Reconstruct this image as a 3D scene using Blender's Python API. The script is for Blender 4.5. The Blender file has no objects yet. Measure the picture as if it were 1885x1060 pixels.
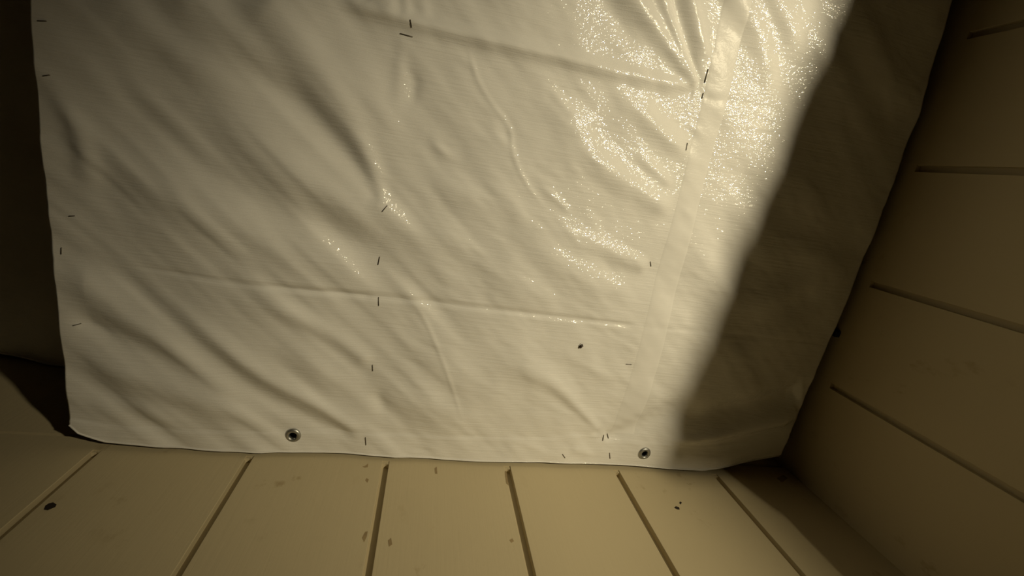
import bpy, bmesh, math, random
import numpy as np
from mathutils import Matrix, Vector

random.seed(7)
rng = np.random.default_rng(11)
scene = bpy.context.scene
COL = scene.collection

# ------------------------------------------------------------------ camera
CAM_Z = 2.0                        # eye height; the tarp ceiling is 0.652 m above it
F_PX = 816.9                       # ultra wide phone lens, for a 1885 px wide frame
RIGHT = Vector((0.97240466, -0.16873411, -0.16111476))
DOWN = Vector((0.11835707, 0.95191171, -0.2825875))
FWD = Vector((0.20104918, 0.25572033, 0.94561427))
cam_data = bpy.data.cameras.new('camera')
cam_data.sensor_width = 36.0
cam_data.lens = F_PX / 1885 * 36.0
cam_data.clip_start = 0.01
cam = bpy.data.objects.new('camera', cam_data)
M = Matrix.Identity(4)
for i in range(3):
    M[i][0] = RIGHT[i]; M[i][1] = -DOWN[i]; M[i][2] = -FWD[i]
M[2][3] = CAM_Z
cam.matrix_world = M
COL.objects.link(cam)
scene.camera = cam

# ------------------------------------------------------------------ world, light, exposure
world = bpy.data.worlds.new('night')
scene.world = world
world.use_nodes = True
world.node_tree.nodes['Background'].inputs[0].default_value = (1.0, 0.8, 0.5, 1)
world.node_tree.nodes['Background'].inputs[1].default_value = 0.0
vs = scene.view_settings
vs.view_transform = 'Standard'
vs.look = 'None'
vs.gamma = 1
vs.use_curve_mapping = False
vs.exposure = 0.0

LAMP = Vector((1.02, -0.64, CAM_Z - 0.55))      # bulb of the lamp beyond the doorway
LAMP_AIM = Vector((0.465, 0.14, CAM_Z + 0.652))
LAMP_WATT = 8.1
LAMP_RGB = (1.0, 0.86, 0.57)
LAMP_CONE = 63

# ------------------------------------------------------------------ pixel -> place on a known plane
TZ = CAM_Z + 0.652                 # tarp plane
WY = 0.491                         # front wall face
WX = 0.775                         # right wall face
FLOOR_Z = 0.0
XL, YB = -1.7, -1.7                # left and back walls
XR2 = 2.3                          # far end of the next room
CEIL_Z = CAM_Z + 1.0

def ray(px, py):
    return RIGHT * ((px - 942.5) / F_PX) + DOWN * ((py - 530.0) / F_PX) + FWD
def on_tarp(px, py, z=TZ):
    d = ray(px, py); t = (z - CAM_Z) / d.z
    return (d.x * t, d.y * t)
def on_front(px, py):
    d = ray(px, py); t = WY / d.y
    return (d.x * t, CAM_Z + d.z * t)
def on_right(px, py):
    d = ray(px, py); t = WX / d.x
    return (d.y * t, CAM_Z + d.z * t)

# ------------------------------------------------------------------ helpers
def link(name, mesh, mat=None, parent=None, smooth=False):
    o = bpy.data.objects.new(name, mesh)
    COL.objects.link(o)
    if mat is not None and len(mesh.materials) == 0:
        mesh.materials.append(mat)
    if parent is not None:
        o.parent = parent
    if smooth:
        for p in mesh.polygons: p.use_smooth = True
    return o

def box_bm(bm, x0, x1, y0, y1, z0, z1, bevel=0.0):
    r = bmesh.ops.create_cube(bm, size=1.0)
    for v in r['verts']:
        v.co = Vector((x0 + (v.co.x + .5) * (x1 - x0), y0 + (v.co.y + .5) * (y1 - y0), z0 + (v.co.z + .5) * (z1 - z0)))
    if bevel:
        es = list({e for v in r['verts'] for e in v.link_edges})
        bmesh.ops.bevel(bm, geom=es, offset=bevel, segments=2, affect='EDGES', profile=0.5)

def to_mesh(bm, name):
    me = bpy.data.meshes.new(name)
    bm.normal_update()
    bm.to_mesh(me); bm.free()
    return me

def box(name, dims, mat, parent=None, bevel=0.0):
    bm = bmesh.new(); box_bm(bm, *dims, bevel=bevel)
    return link(name, to_mesh(bm, name), mat, parent)

def tag(o, label=None, cat=None, group=None, kind=None):
    if label: o['label'] = label
    if cat: o['category'] = cat
    if group: o['group'] = group
    if kind: o['kind'] = kind
    return o

def lathe_bm(bm, prof, seg=24, mat=Matrix.Identity(4), cap=True):
    rings = []
    for r, z in prof:
        rings.append([bm.verts.new(mat @ Vector((r * math.cos(2 * math.pi * k / seg), r * math.sin(2 * math.pi * k / seg), z))) for k in range(seg)])
    for a, b in zip(rings, rings[1:]):
        for k in range(seg):
            bm.faces.new((a[k], a[(k + 1) % seg], b[(k + 1) % seg], b[k]))
    if cap:
        bm.faces.new(rings[0][::-1]); bm.faces.new(rings[-1])

def tube_bm(bm, pts, r, seg=6):
    rings = []
    n = len(pts)
    for i, p in enumerate(pts):
        a = Vector(pts[max(i - 1, 0)]); b = Vector(pts[min(i + 1, n - 1)])
        t = (b - a).normalized()
        u = t.cross(Vector((0.31, 0.52, 0.8))).normalized(); w = t.cross(u)
        rings.append([bm.verts.new(Vector(p) + (u * math.cos(2 * math.pi * k / seg) + w * math.sin(2 * math.pi * k / seg)) * r) for k in range(seg)])
    for a, b in zip(rings, rings[1:]):
        for k in range(seg):
            bm.faces.new((a[k], a[(k + 1) % seg], b[(k + 1) % seg], b[k]))
    bm.faces.new(rings[0][::-1]); bm.faces.new(rings[-1])

# ------------------------------------------------------------------ materials
class NT:
    def __init__(self, name):
        self.m = bpy.data.materials.new(name); self.m.use_nodes = True
        self.t = self.m.node_tree; self.bsdf = self.t.nodes['Principled BSDF']
    def n(self, kind, **kw):
        nd = self.t.nodes.new(kind)
        for k, v in kw.items():
            if hasattr(nd, k): setattr(nd, k, v)
            else: nd.inputs[k.replace('_', ' ')].default_value = v
        return nd
    def l(self, a, ao, b, bi):
        self.t.links.new(a.outputs[ao], b.inputs[bi])
    def coords(self, scale, rot=(0, 0, 0)):
        tc = self.n('ShaderNodeTexCoord'); mp = self.n('ShaderNodeMapping')
        mp.inputs['Scale'].default_value = scale; mp.inputs['Rotation'].default_value = rot
        self.l(tc, 'Object', mp, 'Vector'); return mp
    def noise(self, scale3, detail=2.0, rough=0.5, rot=(0, 0, 0)):
        mp = self.coords(scale3, rot); nz = self.n('ShaderNodeTexNoise')
        nz.inputs['Scale'].default_value = 1.0; nz.inputs['Detail'].default_value = detail; nz.inputs['Roughness'].default_value = rough
        self.l(mp, 'Vector', nz, 'Vector'); return nz
    def ramp(self, src, out, stops):
        r = self.n('ShaderNodeValToRGB'); cr = r.color_ramp
        while len(cr.elements) < len(stops): cr.elements.new(0.5)
        for e, (p, c) in zip(cr.elements, stops):
            e.position = p; e.color = (*c, 1) if len(c) == 3 else c
        self.l(src, out, r, 'Fac'); return r
    def mul(self, a, ao, b, bo, fac=1.0):
        mx = self.n('ShaderNodeMix', data_type='RGBA', blend_type='MULTIPLY')
        mx.inputs[0].default_value = fac
        self.l(a, ao, mx, 6); self.l(b, bo, mx, 7); return mx
    def bump(self, src, out, dist, strength=1.0, prev=None):
        b = self.n('ShaderNodeBump'); b.inputs['Strength'].default_value = strength; b.inputs['Distance'].default_value = dist
        self.l(src, out, b, 'Height')
        if prev is not None: self.l(prev, 'Normal', b, 'Normal')
        return b
    def rough(self, v): self.bsdf.inputs['Roughness'].default_value = v

def paint_material(name, base, dirt, grain_axis):
    m = NT(name)
    g = (22, 22, 22)
    big = m.noise((3.1, 3.1, 2.3), 3, 0.55)
    c1 = m.ramp(big, 'Fac', [(0.32, tuple(x * 0.93 for x in base)), (0.68, base)])
    # scuffs: rare, small, with a shape of their own
    sc = m.noise((34, 34, 26), 4, 0.62)
    area = m.noise((5.5, 5.5, 7.0), 1, 0.5)
    a2 = m.ramp(area, 'Fac', [(0.50, (0, 0, 0)), (0.66, (1, 1, 1))])
    s2 = m.ramp(sc, 'Fac', [(0.60, (0, 0, 0)), (0.70, (0.55, 0.55, 0.55))])
    ms = m.mul(a2, 'Color', s2, 'Color')
    mx = m.n('ShaderNodeMix', data_type='RGBA')
    m.l(ms, 2, mx, 0); m.l(c1, 'Color', mx, 6); mx.inputs[7].default_value = (*dirt, 1)
    m.l(mx, 2, m.bsdf, 'Base Color')
    m.rough(0.7); m.bsdf.inputs['Specular IOR Level'].default_value = 0.25
    gr = m.noise((260, 260, 7), 3, 0.6)
    b1 = m.bump(gr, 'Fac', 0.0006, 0.35)
    b2 = m.bump(m.noise((40, 40, 30), 3, 0.5), 'Fac', 0.0012, 0.3, b1)
    m.l(b2, 'Normal', m.bsdf, 'Normal')
    return m.m

M_PAINT = paint_material('cream_painted_wood', (0.56, 0.476, 0.303), (0.30, 0.215, 0.10), 2)

def tarp_material(name, smooth=False):
    m = NT(name)
    base = m.noise((14, 14, 14), 3, 0.55)
    c = m.ramp(base, 'Fac', [(0.3, (0.80, 0.785, 0.745)), (0.7, (0.86, 0.845, 0.805))])
    m.l(c, 'Color', m.bsdf, 'Base Color')
    m.rough(0.55)
    m.bsdf.inputs['Specular IOR Level'].default_value = 0.15
    # the film on the weave: glossy, crushed into small facets
    m.bsdf.inputs['Coat Weight'].default_value = 0.85 if not smooth else 0.25
    m.bsdf.inputs['Coat Roughness'].default_value = 0.075 if not smooth else 0.30
    m.bsdf.inputs['Coat IOR'].default_value = 1.5
    k = 0.3 if smooth else 1.0
    crinkle = m.noise((13, 300, 60), 3, 0.6)                     # fine creases across the weave
    weave = m.noise((700, 700, 700), 1, 0.5)
    glit = m.noise((130, 240, 150), 2, 0.6)
    b1 = m.bump(crinkle, 'Fac', 0.0011 * k, 0.6)
    b2 = m.bump(weave, 'Fac', 0.0003 * k, 0.4, b1)
    m.l(b2, 'Normal', m.bsdf, 'Normal')
    b3 = m.bump(glit, 'Fac', 0.0017 * k, 0.8)
    m.l(b3, 'Normal', m.bsdf, 'Coat Normal')
    return m.m
M_TARP = tarp_material('white_woven_poly')
M_TAPE = tarp_material('white_smooth_poly', True)

def plain(name, col, rough=0.5, metal=0.0, noise=0.15, scale=60):
    m = NT(name)
    nz = m.noise((scale, scale, scale), 3, 0.6)
    r = m.ramp(nz, 'Fac', [(0.3, tuple(x * (1 - noise) for x in col)), (0.7, tuple(min(1, x * (1 + noise)) for x in col))])
    m.l(r, 'Color', m.bsdf, 'Base Color'); m.rough(rough); m.bsdf.inputs['Metallic'].default_value = metal
    b = m.bump(nz, 'Fac', 0.0004, 0.3); m.l(b, 'Normal', m.bsdf, 'Normal')
    return m.m
M_STEEL = plain('dull_staple_steel', (0.16, 0.14, 0.11), 0.5, 0.9)
M_GROM = plain('grey_aluminium', (0.42, 0.42, 0.40), 0.42, 0.9)
M_BUG = plain('dark_brown_shell', (0.022, 0.010, 0.004), 0.35)
M_KNOT = plain('dark_chip', (0.018, 0.010, 0.005), 0.8)
M_RAW = plain('raw_joist_wood', (0.42, 0.28, 0.15), 0.75, 0, 0.25, 18)
M_FLOOR = plain('brown_floor_wood', (0.16, 0.10, 0.055), 0.6, 0, 0.3, 9)
M_ROOF = plain('brown_roof_boards', (0.20, 0.135, 0.075), 0.8, 0, 0.3, 9)
M_BLACK = plain('black_metal', (0.03, 0.03, 0.03), 0.4, 0.6)

# ------------------------------------------------------------------ setting: shell
tag(box('floor', (XL - .1, XR2, YB - .1, WY + .1, FLOOR_Z - .1, FLOOR_Z), M_FLOOR), kind='structure')
ceiling = tag(box('ceiling', (XL - .1, XR2, YB - .1, WY + .1, CEIL_Z, CEIL_Z + .08), M_ROOF), kind='structure')
tag(box('wall_left', (XL - .1, XL, YB - .1, WY + .1, FLOOR_Z, CEIL_Z), M_PAINT), kind='structure')
tag(box('wall_back', (XL, XR2, YB - .1, YB, FLOOR_Z, CEIL_Z), M_ROOF), kind='structure')
tag(box('wall_far', (XR2 - .1, XR2, YB, WY, FLOOR_Z, CEIL_Z), M_ROOF), kind='structure')
tag(box('wall_light_blocker', (0.948, XR2 - .1, -0.48, -0.40, FLOOR_Z, CEIL_Z), M_ROOF), kind='structure')  # unseen stub wall added beside the lamp to soften the front wall's shadow

GD = 0.0090                       # groove depth
GW = 0.0105                       # groove width
GROOVE_TOP = CAM_Z + 0.6415
SEAM_Z = CAM_Z + 0.673

# front wall: backing slab, grooved boards, flush rail above them, flat board on top
wall_front = tag(box('wall_front', (XL, XR2 - .1, WY + GD, WY + .1, FLOOR_Z, CEIL_Z), M_PAINT), kind='structure')
def board(wall, axis, face, a0, a1, z0, z1):
    bm = bmesh.new()
    e = random.uniform(-0.0004, 0.0004)
    if axis == 'x': box_bm(bm, a0, a1, face + e, face + GD + .002, z0, z1)
    else: box_bm(bm, face + e, face + GD + .002, a0, a1, z0, z1)
    # soften only the two long edges beside the grooves
    ed = []
    for ed_ in bm.edges:
        v0, v1 = ed_.verts[0].co, ed_.verts[1].co
        if abs(v0.z - v1.z) > .1:
            c = v0.y if axis == 'x' else v0.x
            if abs(c - face) < .001: ed.append(ed_)
    bmesh.ops.bevel(bm, geom=ed, offset=0.0007, segments=2, affect='EDGES', profile=0.5)
    return link('board', to_mesh(bm, 'board'), M_PAINT, wall)

gx = [-0.4285 + 0.2037 * k for k in range(-6, 6)]
edges = [XL] + gx + [WX + .006]
for a, b in zip(edges, edges[1:]):
    board(wall_front, 'x', WY, a + (GW / 2 if a > XL else 0), b - (GW / 2 if b < WX else 0), FLOOR_Z, GROOVE_TOP)
box('top_rail', (XL, WX + .006, WY, WY + GD + .002, GROOVE_TOP - .0003, SEAM_Z - 0.004), M_PAINT, wall_front)
box('upper_board', (XL, WX + .006, WY + .002, WY + GD + .002, SEAM_Z + 0.005, CEIL_Z), M_PAINT, wall_front)
# small rounded plugs of paint that close the groove ends
for x in gx:
    if -0.7 < x < 0.7:
        bm = bmesh.new()
        w = GW / 2 + .0006
        zt = GROOVE_TOP + .001; zb = GROOVE_TOP - random.uniform(.003, .006)
        prof = [(-w, zt), (-w, zb - .003), (-w * .45, zb - .0008), (0, zb), (w * .45, zb - .0008), (w, zb - .003), (w, zt)]
        f = [bm.verts.new((x + p, WY + .0012, z)) for p, z in prof]; g = [bm.verts.new((x + p, WY + GD + .001, z)) for p, z in prof]
        bm.faces.new(f); bm.faces.new(g[::-1])
        for i in range(len(f)): bm.faces.new((f[i], g[i], g[(i + 1) % len(f)], f[(i + 1) % len(f)]))
        bmesh.ops.recalc_face_normals(bm, faces=bm.faces)
        link('paint_plug', to_mesh(bm, 'paint_plug'), M_PAINT, wall_front)

# right wall with an unseen doorway, shaped to cast the tarp's shadow; lamp beyond
DOOR_YS = -0.07                     # made-up step in the opening, lets lamplight onto the front wall
DOOR_Y0, DOOR_Y1, DOOR_Z = -1.0, 0.288 - 0.2007, CAM_Z + 0.05
bm = bmesh.new()
box_bm(bm, WX + GD, WX + .1, YB, DOOR_Y0, FLOOR_Z, CEIL_Z)
box_bm(bm, WX + GD, WX + .1, DOOR_Y1, WY + GD, FLOOR_Z, CEIL_Z)
box_bm(bm, WX + GD, WX + .1, DOOR_Y0, DOOR_YS, DOOR_Z, CEIL_Z)
box_bm(bm, WX + GD, WX + .1, DOOR_YS, DOOR_Y1, DOOR_Z + .1, CEIL_Z)
wall_right = tag(link('wall_right', to_mesh(bm, 'wall_right'), M_PAINT), kind='structure')
RG_TOP = CAM_Z + 0.644
gy = [0.288 - 0.2007 * k for k in range(9, -1, -1)]
ye = [YB] + [y for y in gy if y > YB] + [WY + .004]
for a, b in zip(ye, ye[1:]):
    a1 = a + (GW / 2 if a > YB else 0); b1 = b - (GW / 2 if b < WY else 0)
    spans = []
    if b1 <= DOOR_Y0 or a1 >= DOOR_Y1: spans = [(a1, b1, FLOOR_Z)]
    elif a1 < DOOR_Y0: spans = [(a1, DOOR_Y0, FLOOR_Z), (DOOR_Y0, b1, DOOR_Z)]
    elif b1 > DOOR_Y1: spans = [(a1, DOOR_Y1, DOOR_Z), (DOOR_Y1, b1, FLOOR_Z)]
    elif a1 < DOOR_YS < b1: spans = [(a1, b1, DOOR_Z + .1)]; box('header_board', (WX, WX + GD + .002, a1, DOOR_YS, DOOR_Z, DOOR_Z + .1), M_PAINT, wall_right)
    else: spans = [(a1, b1, DOOR_Z)]
    for s0, s1, z0 in spans: board(wall_right, 'y', WX, s0, s1, z0, RG_TOP)
box('top_rail', (WX, WX + GD + .002, YB, WY + .004, RG_TOP - .0003, CEIL_Z), M_PAINT, wall_right)
# unseen wedge at the door head, added to slant the tarp's shadow edge
t = 0.5
def shadow_wedge_x(y): return 0.5 * (1.02 + 0.497) - 0.067 * (y + 0.32)
bm = bmesh.new()
ya, yb = DOOR_Y0 - .05, DOOR_YS
q = [(min(shadow_wedge_x(ya), WX), ya), (min(shadow_wedge_x(-0.51), WX), -0.51), (shadow_wedge_x(yb), yb), (WX + .003, yb), (WX + .003, ya)]
lo = [bm.verts.new((x, y, DOOR_Z)) for x, y in q]; hi = [bm.verts.new((x, y, DOOR_Z + .07)) for x, y in q]
bm.faces.new(lo); bm.faces.new(hi[::-1])
for i in range(len(q)): bm.faces.new((lo[i], hi[i], hi[(i + 1) % len(q)], lo[(i + 1) % len(q)]))
bmesh.ops.recalc_face_normals(bm, faces=bm.faces)
link('shadow_wedge', to_mesh(bm, 'shadow_wedge'), M_PAINT, wall_right)

# joists the tarps are stapled to
JX = [-0.447, -0.058, 0.366, 0.712]
tn = 0
def trim(dims):
    global tn
    tn += 1
    return tag(box('trim_%d' % tn, dims, M_RAW), kind='structure')
for x in JX:
    trim((x - .019, x + .019, YB, WY, TZ + .045, TZ + .12))
for x in (JX[0], JX[-1]):
    trim((x - .017, x + .017, -1.2, -1.12, TZ + .12, CEIL_Z))

# ------------------------------------------------------------------ the white tarp
PXM = 0.652 / F_PX               # about 0.8 mm of tarp per photo pixel
HEM = [(118, 740), (130, 784), (146, 798), (200, 813), (350, 823), (540, 831), (700, 838), (850, 845), (1000, 849), (1150, 855), (1220, 859), (1290, 861), (1345, 855), (1400, 844), (1433, 838)]
hem_xy = [on_tarp(p[0], p[1] - 3) for p in HEM[1:]]
hx = np.array([p[0] for p in hem_xy]); hy = np.array([p[1] for p in hem_xy])
LEFT = [on_tarp(*p) for p in [(55, -40), (57, 60), (70, 250), (93, 465), (96, 480), (115, 650), (130, 784)]]
RGHT = [on_tarp(*p) for p in [(1770, -50), (1755, 0), (1697, 180), (1690, 215), (1640, 350), (1578, 505), (1540, 600), (1475, 752), (1447, 812), (1433, 838)]]
lx = np.array(sorted(LEFT, key=lambda p: p[1])); rx = np.array(sorted(RGHT, key=lambda p: p[1]))
Y_BACK = -1.35

def smooth_poly(pts, n=14):
    pts = [np.array(p, float) for p in pts]
    if len(pts) == 2: return np.array([pts[0] + (pts[1] - pts[0]) * t for t in np.linspace(0, 1, 4)])
    P = [2 * pts[0] - pts[1]] + pts + [2 * pts[-1] - pts[-2]]
    out = []
    per = max(3, n // (len(pts) - 1))
    for i in range(1, len(P) - 2):
        for t in np.linspace(0, 1, per, endpoint=False):
            p0, p1, p2, p3 = P[i - 1], P[i], P[i + 1], P[i + 2]
            out.append(.5 * ((2 * p1) + (-p0 + p2) * t + (2 * p0 - 5 * p1 + 4 * p2 - p3) * t * t + (-p0 + 3 * p1 - 3 * p2 + p3) * t ** 3))
    out.append(pts[-1])
    return np.array(out)

# folds: photo polyline, half width in px at its start and end, steepest slope (+ hangs down, - is a valley), fade of start and end
FOLDS = [
    # bay left of the first staple row
    ([(400, 60), (520, 160), (610, 255), (704, 375)], 22, 8, -.22, 1, .15),
    ([(455, -30), (570, 100), (650, 225), (708, 372)], 26, 7, .20, .3, .15),
    ([(600, 60), (665, 150), (716, 240), (740, 300)], 22, 16, .13, 1, 1),
    ([(360, 205), (500, 298), (640, 378), (712, 402), (800, 450)], 24, 20, .17, 1, 1),
    ([(330, 270), (450, 347), (560, 412), (690, 462), (780, 510)], 20, 18, -.13, 1, 1),
    ([(255, 520), (370, 596), (490, 688), (600, 752), (673, 803)], 15, 8, .25, 1, .2),
    ([(225, 538), (350, 625), (470, 716), (590, 780), (665, 806)], 18, 8, -.18, 1, .2),
    ([(98, 470), (160, 522), (250, 585), (400, 690), (470, 735)], 15, 20, .18, .35, 1),
    ([(118, 575), (200, 610), (300, 650), (420, 715)], 12, 18, -.13, .3, 1),
    ([(135, 640), (210, 672), (330, 717), (450, 760), (540, 788)], 20, 16, .17, .6, 1),
    ([(150, 735), (260, 752), (360, 775)], 14, 12, .12, 1, 1),
    ([(425, 508), (510, 560), (600, 606), (686, 672)], 16, 9, .17, .8, .2),
    ([(500, 610), (560, 660), (640, 735)], 16, 14, .10, 1, 1),
    ([(66, 150), (110, 196), (143, 238), (160, 300), (165, 380)], 9, 16, .18, .7, 1),
    ([(215, 15), (300, 75), (390, 138), (480, 196)], 20, 16, .15, 1, 1),
    ([(300, -40), (400, 45), (500, 122), (560, 180)], 20, 16, .15, .5, 1),
    ([(150, -30), (230, 30), (300, 110)], 24, 20, .09, 1, 1),
    ([(130, 120), (240, 222), (340, 310), (450, 392)], 26, 22, -.12, 1, 1),
    ([(165, 235), (260, 312), (350, 377), (470, 425), (560, 470)], 22, 18, .12, 1, 1),
    ([(160, 380), (260, 400), (360, 440), (430, 480)], 26, 22, .07, 1, 1),
    ([(400, 400), (470, 436), (560, 480), (650, 520)], 16, 14, .10, 1, 1),
    ([(66, 246), (95, 247), (126, 246)], 4, 4, -.16, .2, 1),
    ([(140, 600), (165, 598), (215, 620)], 5, 8, -.10, .2, 1),
    # the two fold lines from the packing, running along the hem
    ([(205, 486), (330, 502), (440, 518), (690, 546)], 4, 4, -.28, .6, .1),
    ([(440, 518), (690, 545), (930, 570), (1178, 600)], 4.2, 4.2, -.34, .3, .1),
    ([(1178, 600), (1300, 609), (1520, 632)], 4, 4, -.13, .1, .2),
    ([(560, -14), (735, 34), (860, 68), (1000, 100), (1190, 148), (1288, 165)], 8, 9, .40, .4, .2),
    ([(700, 22), (834, 52), (900, 70), (1010, 92)], 5, 5, .14, 1, 1),
    ([(1295, 178), (1390, 196), (1470, 215)], 5, 6, -.13, .1, 1),
    ([(1330, 228), (1390, 236), (1470, 240)], 4, 4, .12, 1, 1),
    # curved creases in the middle bay
    ([(860, 78), (876, 140), (903, 188), (937, 235), (944, 285), (970, 342), (1016, 398)], 3.5, 3.5, .17, .3, .5),
    ([(985, 338), (1010, 356), (1052, 394)], 5, 5, .20, 1, .6),
    ([(735, 543), (764, 560), (790, 604), (815, 662), (836, 722), (856, 785)], 4, 2.5, .16, .5, .6),
    ([(738, 115), (762, 150), (756, 205)], 8, 7, -.20, 1, 1),
    ([(742, 60), (735, 130), (730, 230)], 7, 9, .08, .6, 1),
    ([(790, 235), (815, 280), (850, 300)], 8, 7, .16, 1, 1),
    ([(742, -30), (748, 14), (756, 38)], 7, 6, .22, .3, .8),
    ([(772, -30), (780, 10), (800, 36)], 8, 8, .18, .4, 1),
    ([(690, -20), (715, 8), (740, 28)], 12, 8, .18, .4, 1),
    ([(1010, 155), (1018, 175), (1050, 205), (1105, 214)], 6, 8, .16, .6, 1),
    ([(1000, 188), (1060, 232), (1110, 250)], 14, 14, .10, 1, 1),
    ([(1060, 215), (1092, 222), (1110, 232)], 6, 6, .12, 1, 1),
    # folds that gather at the upper staple of the right row
    ([(1120, -60), (1215, 66), (1284, 160)], 15, 5, .30, .3, .1),
    ([(1198, -60), (1242, 62), (1287, 156)], 9, 4, .34, .3, .1),
    ([(1228, -60), (1262, 66), (1289, 158)], 10, 5, -.34, .3, .1),
    ([(1262, -60), (1282, 40), (1302, 120)], 11, 7, .22, .3, .5),
    ([(1080, -50), (1130, 30), (1190, 100)], 18, 12, -.14, .5, 1),
    ([(1115, 130), (1180, 150), (1280, 172)], 9, 6, -.15, 1, .1),
    ([(1120, 165), (1180, 212), (1262, 284)], 14, 10, .19, 1, .4),
    ([(1000, 245), (1105, 305), (1180, 355), (1240, 392)], 20, 12, .20, 1, .3),
    ([(1150, 262), (1190, 300), (1240, 345)], 9, 8, .17, 1, .4),
    ([(1000, 395), (1085, 446), (1196, 494)], 16, 9, .20, 1, .2),
    ([(900, 400), (1000, 470), (1100, 516), (1192, 548)], 22, 16, .09, 1, .5),
    ([(860, 440), (950, 520), (1040, 560)], 26, 20, .09, 1, 1),
    ([(1000, 620), (1060, 660), (1120, 690), (1160, 690)], 14, 9, .10, 1, .5),
    ([(905, 630), (1010, 702), (1104, 797)], 22, 7, .17, 1, .15),
    ([(980, 690), (1050, 752), (1104, 800)], 12, 5, -.17, 1, .15),
    ([(1000, 804), (1060, 803), (1108, 803)], 5, 3, .20, 1, .15),
    ([(1045, 822), (1072, 828), (1095, 838)], 7, 6, .20, .6, .8),
    ([(700, 700), (800, 742), (900, 790)], 22, 18, .09, 1, 1),
    ([(700, 590), (780, 640), (860, 700), (930, 760)], 22, 18, .08, 1, 1),
    ([(720, 400), (820, 440), (930, 505)], 18, 18, .10, 1, 1),
    ([(760, 320), (840, 350), (940, 400)], 16, 16, .09, 1, 1),
    ([(690, 700), (700, 740), (712, 780)], 10, 10, -.10, 1, 1),
    # right bay
    ([(1330, -60), (1390, 60), (1425, 200)], 16, 12, .16, .4, 1),
    ([(1400, -60), (1440, 40), (1480, 140)], 14, 12, .17, .4, 1),
    ([(1440, -60), (1490, 60), (1560, 190), (1640, 320)], 24, 20, .13, .4, 1),
    ([(1520, -40), (1590, 90), (1680, 210)], 24, 18, .12, .4, .4),
    ([(1370, 240), (1440, 330), (1540, 430)], 24, 22, .10, 1, 1),
    ([(1420, 420), (1500, 470), (1570, 510)], 18, 18, .10, 1, .5),
    ([(1340, 560), (1430, 545), (1540, 500)], 20, 16, .10, 1, .6),
    ([(1320, 660), (1420, 620), (1520, 560)], 20, 16, .10, 1, .6),
    ([(1110, 805), (1170, 786), (1230, 762), (1310, 735)], 8, 40, -.20, .1, 1),
    ([(1230, 782), (1300, 766), (1390, 748), (1480, 724)], 18, 18, -.36, 1, .1),
    ([(1180, 815), (1265, 805), (1370, 786), (1474, 760)], 7, 15, .42, 1, .1),
    ([(1250, 842), (1330, 836), (1428, 824)], 12, 8, .16, .8, .3),
]
HEMLINE = [(140, 772), (200, 782), (350, 789), (540, 793), (673, 797), (770, 800), (900, 803), (1050, 806), (1110, 808), (1190, 812), (1290, 815), (1360, 812), (1440, 800)]

def fold_field(X, Y):
    """height towards the room, metres, at points X, Y of the tarp plane"""
    B = np.zeros_like(X)
    for pts, w0, w1, slope, f0, f1 in FOLDS:
        P = np.array([on_tarp(*p) for p in smooth_poly(pts)])
        wmax = max(w0, w1) * PXM * 3.4
        m = (X > P[:, 0].min() - wmax) & (X < P[:, 0].max() + wmax) & (Y > P[:, 1].min() - wmax) & (Y < P[:, 1].max() + wmax)
        if not m.any(): continue
        x = X[m]; y = Y[m]
        best = np.full(x.shape, 1e9); tt = np.zeros(x.shape)
        L = np.r_[0, np.cumsum(np.hypot(*np.diff(P, axis=0).T))]; tot = L[-1]
        for i in range(len(P) - 1):
            a = P[i]; d = P[i + 1] - a; l2 = d @ d
            raw = ((x - a[0]) * d[0] + (y - a[1]) * d[1]) / l2
            s = np.clip(raw, 0, 1)
            ds = (x - a[0] - s * d[0]) ** 2 + (y - a[1] - s * d[1]) ** 2
            k = ds < best
            best[k] = ds[k]; tt[k] = (L[i] + s[k] * math.sqrt(l2)) / tot
        w = (w0 + (w1 - w0) * tt) * PXM * (1.12 if w0 >= 12 else 1.0)
        fade = np.ones_like(tt)
        # f = 1 fades over the first / last 45 %, small f ends almost at once
        def sm(v): v = np.clip(v, 0, 1); return v * v * (3 - 2 * v)
        fade *= sm(tt / (0.45 * f0 + 1e-3)) * sm((1 - tt) / (0.45 * f1 + 1e-3))
        gain = 1.5 if (w0 >= 12 and pts[0][0] < 620 and pts[-1][0] < 820) else 1.7
        if max(w0, w1) < 8.5: gain = 1.15
        B[m] += gain * slope * w / 0.607 * fade * np.exp(-best / (2 * w * w))
    return B

def value_noise(X, Y, cell, ang, stretch, seed):
    r = np.random.default_rng(seed)
    c, s = math.cos(ang), math.sin(ang)
    u = (X * c + Y * s) / (cell * stretch) + 50; v = (-X * s + Y * c) / cell + 50
    G = r.standard_normal((256, 256))
    iu = np.floor(u).astype(int); iv = np.floor(v).astype(int)
    fu = u - iu; fv = v - iv
    fu = fu ** 3 * (fu * (6 * fu - 15) + 10); fv = fv ** 3 * (fv * (6 * fv - 15) + 10)
    g = lambda a, b: G[a % 256, b % 256]
    return (g(iu, iv) * (1 - fu) + g(iu + 1, iv) * fu) * (1 - fv) + (g(iu, iv + 1) * (1 - fu) + g(iu + 1, iv + 1) * fu) * fv

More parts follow.
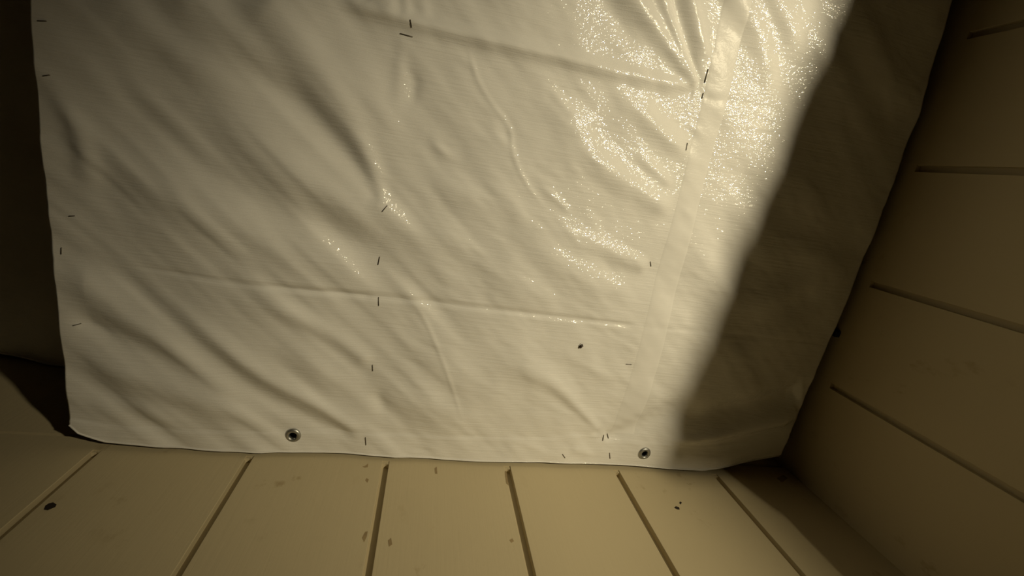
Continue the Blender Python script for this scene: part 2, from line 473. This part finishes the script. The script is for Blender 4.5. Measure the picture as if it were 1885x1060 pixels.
hl = np.array([on_tarp(*p) for p in HEMLINE])
def tarp_down(X, Y):
    B = fold_field(X, Y)
    B *= .3 + .7 * np.clip((X - np.interp(Y, lx[:, 1], lx[:, 0])) / .035, 0, 1)
    B *= .3 + .7 * np.clip((np.interp(Y, rx[:, 1], rx[:, 0]) - X) / .03, 0, 1)
    # slack between the joists
    for a, b, s in ((JX[0], JX[1], .007), (JX[1], JX[2], .005), (JX[2], JX[3], .006)):
        u = np.clip((X - a) / (b - a), 0, 1)
        B += s * np.sin(math.pi * u) ** 2
    near = np.clip((Y + 0.5) / .1, 0, 1)
    mid = np.clip((X - JX[1] + .03) / .08, 0, 1)
    B += .0004 * value_noise(X, Y, .020, 0.75, 2.2, 1) * near * (0.55 + .45 * mid)
    B += .0002 * value_noise(X, Y, .009, 0.35, 2.5, 2) * near * (0.25 + .75 * mid)
    B += .0020 * value_noise(X, Y, .055, 0.72, 2.6, 3) * near
    left = 1 - np.clip((X - JX[1] - .05) / .12, 0, 1)
    B += .0008 * value_noise(X, Y, .017, 0.70, 7, 21) * near * (.25 + .75 * left)
    B += .0013 * value_noise(X, Y, .034, 0.74, 6, 22) * near * (.25 + .75 * left)
    # folded hem is a little thicker
    hy_ = np.interp(X, hl[:, 0], hl[:, 1])
    st = 1 / (1 + np.exp(-(Y - hy_) / .0009))
    B += .0012 * st + .07 * np.clip(Y - hy_, 0, .05) 
    return B

# sheet of the tarp
NX, NY = 640, 470
ys_f = np.linspace(0, 1, NY)
back = np.linspace(Y_BACK, -0.50, 24)[:-1]
us = np.linspace(0, 1, NX)
def edge_x(y):
    return np.interp(y, lx[:, 1], lx[:, 0]), np.interp(y, rx[:, 1], rx[:, 0])
def hem_y(x): return np.interp(x, hx, hy)
rows_X, rows_Y = [], []
for yb in back:
    xl, xr = edge_x(np.array([yb])); X = xl + us * (xr - xl)
    rows_X.append(X); rows_Y.append(np.full_like(X, yb))
# near rows: every column runs from y = -0.5 to the hem
xl0, xr0 = on_tarp(130, 784)[0], on_tarp(1433, 838)[0]
ycol = hem_y(xl0 + us * (xr0 - xl0))
for v in ys_f:
    Y = -0.50 + v * (ycol + 0.50)
    xl = np.interp(Y, lx[:, 1], lx[:, 0]); xr = np.interp(Y, rx[:, 1], rx[:, 0])
    rows_X.append(xl + us * (xr - xl)); rows_Y.append(Y)
GX = np.array(rows_X); GY = np.array(rows_Y)
GZ = TZ - tarp_down(GX, GY)
nr, nc = GX.shape
# the edge of the hem curls up at its corners and against the wall
verts = np.stack([GX, GY, GZ], -1).reshape(-1, 3)
idx = np.arange(nr * nc).reshape(nr, nc)
quads = np.stack([idx[:-1, :-1], idx[:-1, 1:], idx[1:, 1:], idx[1:, :-1]], -1).reshape(-1, 4)[:, ::-1]
GROM = [on_tarp(540, 800), on_tarp(1184, 831)]
cen = verts[quads].mean(1)
keep = np.ones(len(quads), bool)
for gx_, gy_ in GROM:
    keep &= np.hypot(cen[:, 0] - gx_, cen[:, 1] - gy_) > .0062
quads = quads[keep]
me = bpy.data.meshes.new('tarp')
me.vertices.add(len(verts)); me.vertices.foreach_set('co', verts.ravel())
me.loops.add(quads.size); me.loops.foreach_set('vertex_index', quads.ravel().astype(np.int32))
me.polygons.add(len(quads)); me.polygons.foreach_set('loop_start', np.arange(0, quads.size, 4, dtype=np.int32))
me.polygons.foreach_set('loop_total', np.full(len(quads), 4, np.int32))
me.update(calc_edges=True)
me.polygons.foreach_set('use_smooth', np.ones(len(quads), bool))
tarp = link('tarp', me, M_TARP)
sol = tarp.modifiers.new('thickness', 'SOLIDIFY'); sol.thickness = 0.0006; sol.offset = -1.0
tag(tarp, 'white woven plastic tarp with wrinkles, stapled overhead between the cream board walls', 'tarp')

def tz(x, y):
    return TZ - float(tarp_down(np.array([x]), np.array([y]))[0])

# rolled bead along the hem: the folded edge of the sheet
bm = bmesh.new()
pts = []
for k in range(0, nc, 6):
    x, y = GX[-1, k], GY[-1, k]
    pts.append((x, y - .0006, GZ[-1, k] - .0003))
tube_bm(bm, pts, .0013, 6)
link('hem_bead', to_mesh(bm, 'hem_bead'), M_TARP, tarp, True)
# welded seam strip along the second staple row
LS = [on_tarp(*p) for p in [(1352, -90), (1334, 0), (1308, 115), (1287, 215), (1243, 385), (1203, 530), (1164, 680), (1136, 765), (1124, 800)]]
RS = [on_tarp(*p) for p in [(1398, -90), (1380, 0), (1354, 115), (1330, 215), (1284, 385), (1246, 530), (1208, 680), (1180, 765), (1168, 800)]]
ls = smooth_poly(LS, 240); rs = smooth_poly(RS, 240)
nv = min(len(ls), len(rs)); nu = 22
SX = np.array([[ls[i][0] + (rs[i][0] - ls[i][0]) * u for u in np.linspace(0, 1, nu)] for i in range(nv)])
SY = np.array([[ls[i][1] + (rs[i][1] - ls[i][1]) * u for u in np.linspace(0, 1, nu)] for i in range(nv)])
prof = np.sin(np.linspace(0, math.pi, nu)) ** .7 * .0012
SZ = TZ - tarp_down(SX, SY) - .00005 - prof[None, :]
me = bpy.data.meshes.new('seam_strip')
idx = np.arange(nv * nu).reshape(nv, nu)
q = np.stack([idx[:-1, :-1], idx[:-1, 1:], idx[1:, 1:], idx[1:, :-1]], -1).reshape(-1, 4)
me.from_pydata(np.stack([SX, SY, SZ], -1).reshape(-1, 3).tolist(), [], q.tolist()); me.update()
seam = link('seam_strip', me, M_TAPE, tarp, True)
seam['label'] = 'smooth glossy welded seam strip'

# grommets
for gx_, gy_ in GROM:
    z = tz(gx_, gy_)
    bm = bmesh.new()
    prof = [(.0062, .004), (.0060, .0), (.0064, -.0014), (.0076, -.0022), (.0094, -.0020), (.0110, -.0010), (.0117, .0003), (.0115, .0012)]
    lathe_bm(bm, prof, 32, Matrix.Translation((gx_, gy_, z)), cap=False)
    bmesh.ops.recalc_face_normals(bm, faces=bm.faces)
    g = link('grommet', to_mesh(bm, 'grommet'), M_GROM, tarp, True)
    g['label'] = 'round grey metal grommet in the hem'
    s = g.modifiers.new('thickness', 'SOLIDIFY'); s.thickness = .0004

# staples: centre, direction and crown length in photo pixels
STAPLES = [(748, 65, 15, 24), (757, 46, 80, 13), (709, 383, -50, 14), (697, 481, -78, 15), (697, 555, 88, 15), (686, 677, 88, 11), (674, 809, 86, 14),
           (1198, 486, 82, 9), (1157, 670, 3, 10), (1110, 805, -75, 10), (1120, 804, 80, 8), (1036, 835, 55, 8), (1121, 836, 88, 10),
           (78, 39, 2, 16), (85, 139, -8, 12), (129, 398, -3, 10), (109, 463, 88, 12), (140, 598, -12, 12), (1300, 140, 104, 26), (1264, 270, 104, 14), (1294, 176, 104, 10)]
for px, py, ang, ln in STAPLES:
    a = math.radians(ang); dx, dy = math.cos(a) * ln / 2, math.sin(a) * ln / 2
    p0 = on_tarp(px - dx, py - dy); p1 = on_tarp(px + dx, py + dy)
    z0, z1 = tz(*p0), tz(*p1)
    zz = min(z0, z1)
    bm = bmesh.new()
    A = Vector((p0[0], p0[1], z0 - .0006)); Bv = Vector((p1[0], p1[1], z1 - .0006))
    mid = A.lerp(Bv, .5); mid.z = min(mid.z, tz(mid.x, mid.y) - .0006)
    up_ = Vector((0, 0, .0012))
    tube_bm(bm, [A + up_, A.lerp(mid, .04), mid, Bv.lerp(mid, .04), Bv + up_], .0006, 6)
    link('staple', to_mesh(bm, 'staple'), M_STEEL, tarp, True)

# ------------------------------------------------------------------ second sheet higher up, past the tarp's free edge
UZ = CAM_Z + 0.89
nxs, nys = 90, 120
xs = np.linspace(-1.66, -0.30, nxs)
hemu = [(-1.7, .47), (-0.9, .478), (-0.748, .484), (-0.699, .486), (-0.659, .489), (-0.55, .489), (-0.3, .489)]
hx2 = np.array([p[0] for p in hemu]); hy2 = np.array([p[1] for p in hemu])
XX, VV = np.meshgrid(xs, np.linspace(0, 1, nys))
YY = -1.3 + VV * (np.interp(XX, hx2, hy2) + 1.3)
dz = np.interp(XX, [-1.7, -.80, -.748, -.699, -.659, -.62, -.3], [.035, .018, .012, .003, -.013, -.016, -.016])
ZZ = UZ + dz * np.clip((YY - .1) / .38, 0, 1) + .004 * value_noise(XX, YY, .09, .5, 2.5, 9)
me = bpy.data.meshes.new('upper_tarp')
idx = np.arange(nys * nxs).reshape(nys, nxs)
q = np.stack([idx[:-1, :-1], idx[1:, :-1], idx[1:, 1:], idx[:-1, 1:]], -1).reshape(-1, 4)
me.from_pydata(np.stack([XX, YY, ZZ], -1).reshape(-1, 3).tolist(), [], q.tolist()); me.update()
up = link('upper_tarp', me, M_TARP, None, True)
s = up.modifiers.new('thickness', 'SOLIDIFY'); s.thickness = .0008
tag(up, 'dark unlit sheet hung higher up beyond the free edge of the bright tarp', 'tarp')
bm = bmesh.new(); tube_bm(bm, [(XX[-1, k], YY[-1, k] - .001, ZZ[-1, k]) for k in range(0, nxs, 2)], .0022, 6)
link('hem_bead', to_mesh(bm, 'hem_bead'), M_TARP, up, True)
for x in (-1.4, -0.9, -0.36):
    trim((x - .02, x + .02, -1.3, .46, UZ + .048, CEIL_Z))

# ------------------------------------------------------------------ insect on the tarp
bx_, by_ = on_tarp(1068, 635)
bz = tz(bx_, by_)
bug = bpy.data.objects.new('insect', None); COL.objects.link(bug)
bug.location = (bx_, by_, bz); 
def ellipsoid(name, c, r, parent, rot=0.0):
    bm = bmesh.new(); bmesh.ops.create_uvsphere(bm, u_segments=16, v_segments=10, radius=1)
    R = Matrix.Rotation(rot, 4, 'Z')
    for v in bm.verts: v.co = R @ Vector((c[0] + v.co.x * r[0], c[1] + v.co.y * r[1], c[2] + v.co.z * r[2]))
    return link(name, to_mesh(bm, name), M_BUG, parent, True)
ra = math.radians(-52)
ellipsoid('body', (-.0006, 0, -.0018), (.0034, .0025, .0019), bug, ra)
ellipsoid('head', (.0027, 0, -.0016), (.0015, .0017, .0013), bug, ra)
for k in range(6):
    bm = bmesh.new()
    sx = (-1.6, 0.2, 1.8)[k % 3] * .001; sy = 1 if k < 3 else -1
    R = Matrix.Rotation(ra, 4, 'Z')
    tube_bm(bm, [R @ Vector((sx, sy * .0018, -.0014)), R @ Vector((sx * 1.2, sy * .0032, -.0013)), R @ Vector((sx * 1.5, sy * .0040, -.0001))], .00022, 5)
    link('leg', to_mesh(bm, 'leg'), M_BUG, bug)
tag(bug, 'tiny dark brown insect sitting on the white tarp', 'insect')

# ------------------------------------------------------------------ small marks on the walls
def blob(name, pts, wall, mat, depth=.0006):
    bm = bmesh.new()
    f = []; g = []
    for px, py in pts:
        x, z = on_front(px, py)
        f.append(bm.verts.new((x, WY - depth, z))); g.append(bm.verts.new((x, WY + .002, z)))
    bm.faces.new(f); bm.faces.new(g[::-1])
    for i in range(len(f)): bm.faces.new((f[i], g[i], g[(i + 1) % len(f)], f[(i + 1) % len(f)]))
    bmesh.ops.recalc_face_normals(bm, faces=bm.faces)
    return link(name, to_mesh(bm, name), mat, wall)
k = blob('knot_hole', [(81, 938), (84, 931), (90, 927), (98, 925), (104, 929), (102, 933), (95, 936), (88, 939)], wall_front, M_KNOT)
k['label'] = 'small dark knot hole in a cream board'
blob('paint_chip', [(1241, 935), (1244, 932), (1250, 934), (1251, 938), (1247, 938)], wall_front, M_KNOT)
blob('paint_chip', [(1250, 926), (1252, 923), (1255, 925), (1253, 929)], wall_front, M_KNOT, .0004)
blob('paint_chip', [(667, 859), (673, 857), (678, 853), (677, 860), (671, 861)], wall_front, plain('scuff', (0.30, 0.22, 0.11), .8), .0004)
blob('paint_chip', [(672, 884), (675, 880), (679, 883), (676, 889)], wall_front, bpy.data.materials['scuff'], .0004)
blob('paint_chip', [(666, 990), (672, 979), (677, 978), (675, 988), (670, 999)], wall_front, bpy.data.materials['scuff'], .0004)

for pts in ([(929, 868), (932, 866), (934, 880), (936, 893), (932, 890), (930, 878)], [(991, 940), (996, 936), (1003, 939), (1001, 944), (994, 945)],
            [(1012, 912), (1017, 909), (1019, 915), (1014, 918)], [(1046, 868), (1056, 866), (1060, 869), (1050, 871)], [(938, 994), (943, 991), (946, 996), (941, 999)],
            [(800, 862), (804, 859), (805, 872), (801, 872)], [(714, 995), (720, 990), (722, 1002), (716, 1006)], [(1430, 880), (1442, 874), (1450, 880), (1440, 888)]):
    blob('paint_chip', pts, wall_front, bpy.data.materials['scuff'], .0003)
# small dark block on the right wall just under the tarp's edge
y0, z0 = on_right(1540, 613)
bm = bmesh.new()
box_bm(bm, WX - .010, WX + .004, y0 - .006, y0 + .006, z0 - .008, z0 + .008, .0015)
link('dark_block', to_mesh(bm, 'dark_block'), M_KNOT, wall_right)

# ------------------------------------------------------------------ lamp beyond the doorway
lamp = bpy.data.objects.new('floor_lamp', None); COL.objects.link(lamp)
lamp.location = (LAMP.x, LAMP.y, FLOOR_Z)
aim = (LAMP_AIM - LAMP).normalized()
def wpart(name, bm, mat):
    o = link(name, to_mesh(bm, name), mat, lamp, True)
    o.matrix_parent_inverse = Matrix.Translation(-lamp.location)
    return o
Q = Matrix.Translation(LAMP) @ aim.to_track_quat('Z', 'Y').to_matrix().to_4x4()
bm = bmesh.new(); lathe_bm(bm, [(.11, 0), (.11, .012), (.03, .025), (.012, .03)], 28, Matrix.Translation((LAMP.x, LAMP.y, FLOOR_Z))); wpart('base', bm, M_BLACK)
nb = LAMP - aim * .13
bm = bmesh.new(); tube_bm(bm, [(LAMP.x, LAMP.y, FLOOR_Z + .02), (LAMP.x, LAMP.y, LAMP.z - .3), nb], .011, 12); wpart('pole', bm, M_BLACK)
bm = bmesh.new(); lathe_bm(bm, [(.018, -.14), (.05, -.13), (.12, -.10), (.18, -.045), (.182, -.047), (.121, -.104), (.05, -.134)], 32, Q, cap=False); wpart('shade', bm, plain('white_enamel', (.75, .72, .65), .4))
bm = bmesh.new(); lathe_bm(bm, [(.002, -.01), (.018, -.014), (.028, -.03), (.03, -.045), (.024, -.065), (.014, -.085), (.013, -.115), (.002, -.116)], 24, Q)
o = wpart('bulb', bm, plain('bulb_glass', (.9, .85, .7), .3))
# the bulb's own light
ld = bpy.data.lights.new('lamp_right_offscreen', 'SPOT')
ld.energy = LAMP_WATT * 10; ld.color = LAMP_RGB; ld.spot_size = math.radians(LAMP_CONE); ld.spot_blend = 1.0; ld.shadow_soft_size = .035
lo_ = bpy.data.objects.new('lamp_right_offscreen', ld); COL.objects.link(lo_)
lo_.matrix_world = Matrix.Translation(LAMP + aim * .004) @ (-aim).to_track_quat('Z', 'Y').to_matrix().to_4x4()
tag(lamp, 'floor lamp with black pole and white dish standing beyond the doorway', 'lamp')
